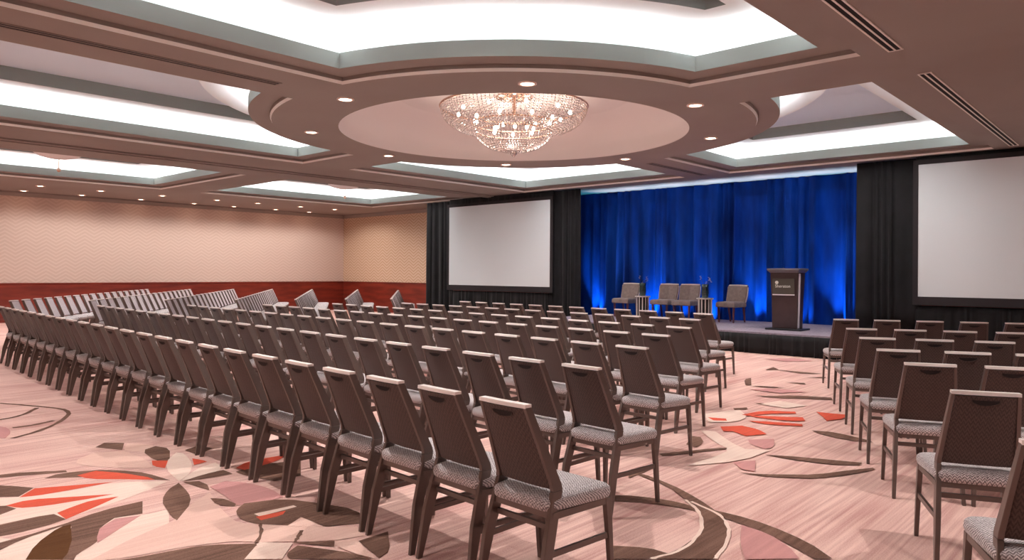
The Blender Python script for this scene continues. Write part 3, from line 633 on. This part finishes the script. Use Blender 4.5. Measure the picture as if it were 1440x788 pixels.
# centre block: right end, left end, count of each row
CEN = [((-2.447, 2.492), (-14.10, 3.17), 24), ((-2.959, 3.77), (-13.468, 4.43), 22), ((-3.415, 5.06), (-12.676, 5.60), 20), ((-3.897, 6.22), (-12.068, 6.68), 18),
       ((-4.257, 7.30), (-11.649, 7.85), 16), ((-4.86, 8.66), (-11.035, 9.00), 14), ((-5.387, 10.02), (-10.89, 10.40), 12)]
for ri, (a, e, n) in enumerate(CEN):
    ang = math.atan2(a[1]-e[1], a[0]-e[0])
    for k in range(n):
        t = k/(n-1); t = t*(.945+.055*t) if n == 24 else t
        chair(a[0]+(e[0]-a[0])*t, a[1]+(e[1]-a[1])*t, ang, 'brown chair, %s from the aisle, %s, centre block' % (ordw[k], rown[ri]), 'banquet chairs of the centre block')
# right-hand block: left end at the aisle, step, count
RGT = [((-.41, 3.20), .474, 22, 2), ((-.856, 4.319), .474, 22, 2), ((-1.357, 5.454), .474, 21.5, 3), ((-1.768, 6.303), .474, 22.5, 4), ((-2.224, 7.361), .474, 22, 4), ((-2.705, 8.501), .478, 24, 5), ((-3.386, 10.119), .498, 25, 6)]
for ri, (a, st, dg, n) in enumerate(RGT):
    for k in range(n):
        chair(a[0]+cos(R(dg))*st*k, a[1]+sin(R(dg))*st*k, R(dg), 'brown chair, %s from the aisle, %s, right-hand block' % (ordw[k], rown[ri]), 'banquet chairs of the right-hand block')
# left-hand block, turned towards the stage
LFT = [((-16.69, 4.04), 35.7, 9.1, 18), ((-16.03, 5.2), 35.2, 9.0, 18), ((-15.4, 6.4), 34.8, 9.0, 18), ((-14.72, 7.55), 34, 8.9, 18), ((-13.98, 8.49), 34.6, 8.7, 17), ((-13.62, 9.52), 37.5, 8.1, 16), ((-13.05, 10.33), 40, 7.4, 15)]
for ri, (a, dg, Lg, n) in enumerate(LFT):
    for k in range(n):
        d = Lg*k/(n-1)
        chair(a[0]-cos(R(dg))*d, a[1]+sin(R(dg))*d, -R(dg), 'grey-fronted chair, %s from inner aisle, %s, left block' % (ordw[k], rown[ri]), 'banquet chairs of the angled left-hand block')

# ---------------------------------------------------------------- stage
st = empty('stage', (-8.2, 13.6, 0)); tag(st, 'low stage platform with grey top and black pleated skirt', 'stage')
SX0, SX1, SY0, SY1, SZ = -11.62+8.2, -4.5+8.2, 0, 3.1, .41
b = Bm(); box(b, SX0, SX1, SY0, SY1, SZ-.05, SZ); link('deck', b, M['stagetop'], st)
b = Bm()
def pleat_path(pts_fn, L, amp, wl, z0, z1, thick=.02, flare=1., nz=5, jit=.3, seed=1):
    pass
def pleated(b, p0, p1, z0, z1, amp, wl, seed, nz=6, top_amp=.4, depth=.015):
    """a hanging cloth between two floor points with folds and real thickness"""
    rnd = random.Random(seed)
    p0 = Vector((p0[0], p0[1], 0)); p1 = Vector((p1[0], p1[1], 0)); L = (p1-p0).length; d = (p1-p0)/L; nrm = Vector((d.y, -d.x, 0))
    n = max(8, int(L/wl*8)); ph = [rnd.uniform(-.9, .9) for _ in range(int(L/wl)+3)]; am = [rnd.uniform(.45, 1.15) for _ in range(int(L/wl)+3)]
    rows = []
    for back in (0, 1):
        g = []
        for j in range(nz+1):
            v = j/nz; z = z0+(z1-z0)*v; fac = 1-(1-top_amp)*v**3; r = []
            for i in range(n+1):
                s = i/n*L; q = s/wl; q += .55*sin(2*pi*s/(wl*4.7)+seed)+.35*sin(2*pi*s/(wl*2.9)+seed*2); q = min(max(q, 0), L/wl+.99); k = int(q); f = q-k
                a = am[k]*(1-f)+am[k+1]*f; pp = ph[k]*(1-f)+ph[k+1]*f
                o = amp*a*fac*(sin(2*pi*q+pp)+.35*sin(4.3*pi*q+pp*2+v*.6))
                r.append(b.verts.new(tuple(p0+d*s+nrm*(o-back*depth)+Vector((0, 0, z)))))
            g.append(r)
        rows.append(g)
    F, K = rows
    for j in range(nz):
        for i in range(n):
            b.faces.new((F[j][i], F[j][i+1], F[j+1][i+1], F[j+1][i])); b.faces.new((K[j][i+1], K[j][i], K[j+1][i], K[j+1][i+1]))
        b.faces.new((F[j][0], F[j+1][0], K[j+1][0], K[j][0])); b.faces.new((F[j][n], K[j][n], K[j+1][n], F[j+1][n]))
    for i in range(n):
        b.faces.new((F[nz][i], F[nz][i+1], K[nz][i+1], K[nz][i])); b.faces.new((F[0][i+1], F[0][i], K[0][i], K[0][i+1]))
pleated(b, (SX0, SY0-.03), (SX1, SY0-.03), .005, SZ-.03, .024, .17, 3, 3, .5)
link('skirt', b, M['blackcloth'], st, True)
b = Bm(); pleated(b, (SX1+.03, SY0), (SX1+.03, SY1), .005, SZ-.03, .018, .13, 4, 3, .5); link('skirt', b, M['blackcloth'], st, True)
b = Bm(); pleated(b, (SX0-.03, SY1), (SX0-.03, SY0), .005, SZ-.03, .018, .13, 5, 3, .5); link('skirt', b, M['blackcloth'], st, True)

# ---------------------------------------------------------------- drapes and screens
def drape(name, p0, p1, z0, z1, amp, wl, seed, m, label, cat, group=None, top=.35, nz=8):
    cx, cy = (p0[0]+p1[0])/2, (p0[1]+p1[1])/2
    b = Bm(); pleated(b, (p0[0]-cx, p0[1]-cy), (p1[0]-cx, p1[1]-cy), z0, z1, amp, wl, seed, nz, top)
    o = link(name, b, m, None, True, loc=(cx, cy, 0)); tag(o, label, cat, group); return o
drape('blue_curtain', (-13.6, 17.0), (-4.0, 17.0), .02, ZC-.01, .11, .34, 11, M['blue'], 'wide blue pleated velvet curtain uplit behind the stage', 'curtain', None, .5, 10)
g = 'black drapes beside the screens'
drape('black_drape', (-17.9, 15.6), (-16.72, 15.6), .01, ZC-.04, .075, .25, 21, M['blackcloth'], 'narrow black drape at the left edge of the left-hand screen', 'drape', g)
drape('black_drape', (-12.75, 15.6), (-11.76, 15.6), .01, ZC-.02, .075, .25, 22, M['blackcloth'], 'black drape between the left-hand screen and the blue curtain', 'drape', g)
drape('black_drape', (-4.79, 15.6), (-3.60, 15.6), .42, ZC-.02, .075, .25, 23, M['blackcloth'], 'black drape between the blue curtain and the right-hand screen', 'drape', g)
drape('black_drape', (.44, 15.6), (1.6, 15.6), .01, ZC-.04, .075, .25, 24, M['blackcloth'], 'black drape at the far right edge of the right-hand screen', 'drape', g)
g = 'black skirts under the screens'
drape('screen_skirt', (-16.76, 15.50), (-12.62, 15.50), .01, .97, .03, .17, 31, M['blackcloth'], 'low black pleated skirt under the left-hand screen', 'drape', g)
drape('screen_skirt', (-3.7, 15.50), (.5, 15.50), .01, .95, .03, .17, 32, M['blackcloth'], 'low black pleated skirt under the right-hand screen', 'drape', g)
g = 'black valances above the screens'
drape('valance', (-16.75, 15.52), (-12.6, 15.52), 3.56, ZC-.01, .012, .3, 41, M['blackcloth'], 'black cloth valance above the left-hand screen', 'drape', g)
drape('valance', (-3.7, 15.52), (.5, 15.52), 3.60, ZC-.01, .012, .3, 42, M['blackcloth'], 'black cloth valance above the right-hand screen', 'drape', g)
def screen(x0, x1, z0, z1, label):
    y = 15.46; t = empty('projection_screen', ((x0+x1)/2, y, 0)); tag(t, label, 'projection screen', 'projection screens beside the stage')
    w = (x1-x0)/2
    b = Bm(); box(b, -w, w, -.012, .0, z0, z1); link('screen_surface', b, M['screen'], t)
    b = Bm(); bw = .09
    for a in ((-w-bw, -w), (w, w+bw)): box(b, a[0], a[1], -.02, .02, z0-.16, z1+bw)
    box(b, -w, w, -.02, .02, z0-.16, z0); box(b, -w, w, -.02, .02, z1, z1+bw)
    link('frame', b, M['screenframe'], t)
    for s in (-1, 1):
        b = Bm(); box(b, s*w*.8-.02, s*w*.8+.02, .13, .17, .02, z0+.1); box(b, s*w*.8-.03, s*w*.8+.03, .0, .5, 0, .03); box(b, s*w*.8-.02, s*w*.8+.02, .02, .15, z0-.02, z0+.02)
        link('stand', b, M['frame'], t)
    return t
screen(-16.70, -12.66, 1.14, 3.53, 'blank grey projection screen left of the blue curtain')
screen(-3.64, .42, 1.12, 3.62, 'blank grey projection screen right of the blue curtain')

# ---------------------------------------------------------------- things on the stage
def make_stage_chair():
    t = empty('stage_chair')
    for s in (-1, 1):
        b = Bm(); loft(b, [rect_sec(s*.19, .19, 0, .026, .026), rect_sec(s*.2, .19, .37, .042, .042)]); link('leg', b, M['legwood'], t)
        b = Bm(); loft(b, [rect_sec(s*.19, -.27, 0, .026, .026), rect_sec(s*.2, -.20, .37, .042, .042)]); link('leg', b, M['legwood'], t)
    b = Bm()
    def ss(i, z): return [(-.25+i, -.24+i, z), (.25-i, -.24+i, z), (.25-i, .25-i, z), (-.25+i, .25-i, z)]
    loft(b, [ss(.01, .35), ss(0, .37), ss(0, .44), ss(.015, .465), ss(.05, .478)])
    link('seat', b, M['stagefab'], t, bevel=.012)
    b = Bm(); secs = []
    for z, y, w, th in ((.40, -.20, .245, .05), (.55, -.235, .25, .06), (.75, -.285, .26, .055), (.84, -.31, .255, .045)):
        secs.append([(-w, y-th+.03, z), (0, y-th, z), (w, y-th+.03, z), (w, y+.05, z), (0, y+.02, z), (-w, y+.05, z)])
    loft(b, secs); bk = link('backrest', b, M['stagefab'], t, bevel=.012)
    b = Bm(); tube(b, [(-.25, -.20, .46), (-.262, -.25, .62), (-.26, -.285, .8), (-.24, -.30, .85), (0, -.325, .855), (.24, -.30, .85), (.26, -.285, .8), (.262, -.25, .62), (.25, -.20, .46)], .016, 6)
    link('piping', b, M['stagepipe'], bk, True)
    return t
sc0 = make_stage_chair(); register(sc0)
for i, (x, y, dg, s) in enumerate([(-10.55, 15.95, 180, 'leftmost of the four, beside the first small table'), (-9.42, 15.95, 181, 'second from the left'),
                                   (-8.80, 15.90, 183, 'third from the left, beside the slatted table'), (-7.62, 15.90, 172, 'at the right end, nearest the lectern')]):
    o = sc0 if i == 0 else copy_tree(sc0)
    o.location = (x, y, SZ); o.rotation_euler = (0, 0, R(dg)); tag(o, 'low taupe upholstered chair on the stage, '+s, 'chair', 'four upholstered chairs on the stage')
def side_table(x, y, label):
    t = empty('side_table', (x, y, SZ)); tag(t, label, 'side table', 'two small tables on the stage')
    b = Bm(); lathe(b, [(.19, .525), (.195, .53), (.195, .55), (.19, .555)], 28); link('table_top', b, M['silver'], t)
    b = Bm(); lathe(b, [(.17, .0), (.175, .005), (.175, .03), (.17, .035)], 28); link('base', b, M['silver'], t)
    b = Bm(); lathe(b, [(.125, .03), (.125, .53)], 20); link('shade_core', b, M['dark'], t, True)  # dark drum added for the shade behind the slats
    for k in range(12):
        a = 2*pi*k/12; b = Bm(); loft(b, [[(.155*cos(a)+ux*cos(a)-uy*sin(a), .155*sin(a)+ux*sin(a)+uy*cos(a), z) for ux, uy in ((-.006, -.014), (.006, -.014), (.006, .014), (-.006, .014))] for z in (.03, .53)])
        link('slat', b, M['silver'], t)
side_table(-9.9, 15.75, 'small silver slatted table between the leftmost two stage chairs')
side_table(-8.12, 15.60, 'small silver slatted table left of the last stage chair')
def vase(x, y, label, seed):
    rnd = random.Random(seed)
    t = empty('flower_vase', (x, y, SZ+.555)); tag(t, label, 'vase', 'two vases on the stage tables')
    b = Bm(); lathe(b, [(.06, 0), (.07, .01), (.085, .12), (.075, .24), (.085, .32), (.08, .32), (.068, .23), (.075, .12), (.06, .03)], 20); link('vase_body', b, M['vase'], t, True)
    for k, (dx, dz) in enumerate(((-.11, .50), (.10, .48), (.02, .38), (-.04, .42), (.14, .44))):
        b = Bm(); dy = rnd.uniform(-.05, .05)
        pth = [(0, 0, .02), (dx*.25, dy*.2, .25), (dx*.7, dy, dz*.8), (dx, dy, dz)]; tube(b, pth, [.006, .006, .005, .003], 5); sm = link('stem', b, M['twig'], t)
        if k in (0, 1, 2, 4):
            b = Bm()
            for q in range(4):
                c = Vector((dx+rnd.uniform(-.015, .015), dy+rnd.uniform(-.02, .02), dz-q*.022)); r = .017
                for a5 in range(5):
                    a = 2*pi*a5/5; e1 = c+Vector((cos(a)*r*1.5, sin(a)*r*1.5, .006)); w = Vector((-sin(a), cos(a), 0))*r*.7
                    vv = [b.verts.new(p) for p in (c, (c+e1)/2+w, e1, (c+e1)/2-w)]; b.faces.new(vv)
                    vv = [b.verts.new(p) for p in (c-Vector((0,0,.008)), (c+e1)/2-w-Vector((0,0,.006)), e1-Vector((0,0,.003)), (c+e1)/2+w-Vector((0,0,.006)))]; b.faces.new(vv)
            link('flower', b, M['bloom'], sm)
vase(-9.9, 15.75, 'dark glass vase with pale orchid stems on the left stage table', 5)
vase(-8.12, 15.60, 'dark glass vase with pale orchid stems on the right stage table', 9)

# lectern
pd = empty('lectern', (-5.80, 14.62, SZ)); tag(pd, 'dark wooden lectern with white logo plaque standing on the stage front', 'lectern')
b = Bm(); box(b, -.36, .36, -.25, .25, 0, .035); link('base', b, M['podbase'], pd, bevel=.008)
b = Bm(); loft(b, [rect_sec(0, 0, .035, .50, .30), rect_sec(0, 0, .60, .515, .33), rect_sec(0, 0, 1.16, .56, .38)]); link('column', b, M['podium'], pd, bevel=.006)
b = Bm(); secs = [[(sx*.285, sy*.20, 1.15) for sx, sy in ((-1,-1),(1,-1),(1,1),(-1,1))], [(sx*.325, sy*.25, 1.20+.0*sy) for sx, sy in ((-1,-1),(1,-1),(1,1),(-1,1))], [(sx*.325, sy*.25, 1.235) for sx, sy in ((-1,-1),(1,-1),(1,1),(-1,1))]]
loft(b, secs); link('top', b, M['podtop'], pd, bevel=.006)
b = Bm(); loft(b, [[(.251, -.12, .05), (.262, -.12, .05), (.262, -.05, .05), (.251, -.05, .05)], [(.280, -.15, 1.13), (.291, -.15, 1.13), (.291, -.07, 1.13), (.280, -.07, 1.13)]]); e = link('edge_strip', b, M['podsilver'], pd); e['label'] = 'pale silver side strip'
b = Bm(); box(b, -.22, .22, -.012, .0, .72, 1.03); pq = link('plaque', b, M['plaque'], pd); pq.location = (0, -.172, 0); pq.rotation_euler = (R(2.5), 0, 0)
pq.location = (0, -.168-.0, 0)
b = Bm(); lathe(b, [(.034, 0), (.034, .004)], 20)
bmesh.ops.rotate(b, verts=b.verts, cent=(0, 0, 0), matrix=Matrix.Rotation(R(90), 3, 'X')); bmesh.ops.translate(b, verts=b.verts, vec=(-.13, -.013, .955))
link('emblem', b, M['letter'], pq)
cu = bpy.data.curves.new('lettering', 'FONT'); cu.body = 'Sheraton'; cu.size = .085; cu.extrude = .002; cu.align_x = 'LEFT'
tx = bpy.data.objects.new('lettering', cu); C.objects.link(tx); 
dg_ = bpy.context.evaluated_depsgraph_get(); me = bpy.data.meshes.new_from_object(tx.evaluated_get(dg_)); bpy.data.objects.remove(tx)
me.materials.clear(); me.materials.append(M['letter'])
tx = bpy.data.objects.new('lettering', me); C.objects.link(tx); tx.parent = pq; tx.location = (-.165, -.015, .855); tx.rotation_euler = (R(90), 0, 0)
b = Bm(); box(b, -.22, .22, -.02, -.004, .70, .72); link('plaque_edge', b, M['podsilver'], pq)

# ---------------------------------------------------------------- blue uplights at the foot of the curtain
for x, e in BLUE:
    l = bpy.data.lights.new('blue_uplight', 'SPOT'); l.energy = e; l.color = (.02, .56, 1.0); l.spot_size = R(54); l.spot_blend = 1.; l.shadow_soft_size = .04
    o = bpy.data.objects.new('blue_uplight', l); C.objects.link(o); o.location = (x, 16.76, .12)
    o.rotation_euler = Vector((0, .16, 1.)).to_track_quat('-Z', 'Y').to_euler()
# added cool fill spots, no fittings, brightening the ceiling strip over the stage
for x in (-11.3, -10.1, -8.9, -7.7, -6.5, -5.2):
    l = bpy.data.lights.new('stage_strip_fill', 'SPOT'); l.energy = STG; l.color = (.78, .82, 1.0); l.spot_size = R(34); l.spot_blend = 1.; l.shadow_soft_size = .03
    o = bpy.data.objects.new('stage_strip_fill', l); C.objects.link(o); o.location = (x, 16.74, .1)
    o.rotation_euler = Vector((0, -.12, 1.)).to_track_quat('-Z', 'Y').to_euler()
for x in (-14.6, -1.8):  # two added spots without fittings, brightening the screens
    o = spot((x, 10.2, ZC-.03), SCR, 42, .8)
    o.rotation_euler = (Vector((x, 15.5, 1.9))-Vector((x, 10.2, ZC))).to_track_quat('-Z', 'Y').to_euler()
# added fill spots with no fittings, off camera and up in the coffers
for (x, y) in [(-3, -1), (-9, -2), (2, 3), (3, 8), (3, 13), (-14.5, -1), (-20, -1), (.8, 5.5)]:
    spot((x, y, ZC-.02), FILLE, 150, 1.)
for (x, y, k) in [(-18.6, 3, 1), (-18.6, 6.5, 1), (-18.6, 11, 1), (-18.6, 14, 1), (-11.2, 3, 1), (-10.6, 5.4, 1), (-11.3, 13.6, 1), (-5, 2.2, 1.2), (-4.6, 4.6, 1.2), (-4.7, 13.8, .8)]:
    spot((x, y, Z3-.04), FILLE*k, 150, 1., r=.04)
w = bpy.data.worlds.new('room_air'); scene.world = w; w.use_nodes = True
w.node_tree.nodes['Background'].inputs[0].default_value = (.9, .8, .78, 1); w.node_tree.nodes['Background'].inputs[1].default_value = .05

# ---------------------------------------------------------------- camera
cam = bpy.data.cameras.new('camera'); co = bpy.data.objects.new('camera', cam); C.objects.link(co); scene.camera = co
co.location = (0, 0, 1.53)
yaw, roll = R(42.3), R(.344)
co.rotation_euler = (Matrix.Rotation(yaw, 4, 'Z') @ Matrix.Rotation(pi/2, 4, 'X') @ Matrix.Rotation(roll, 4, 'Z')).to_euler()
cam.sensor_width = 36; cam.lens = 1028/1440*36; cam.shift_y = (383.5-394)/1440; cam.clip_start = .05; cam.clip_end = 100
scene.view_settings.view_transform = 'Standard'; scene.view_settings.look = 'None'; scene.view_settings.gamma = 1; scene.view_settings.use_curve_mapping = False
scene.view_settings.exposure = EXPO
scene.cycles.use_denoising = True; scene.cycles.max_bounces = 8; scene.cycles.diffuse_bounces = 5; scene.cycles.sample_clamp_indirect = 6
scene.cycles.use_adaptive_sampling = False
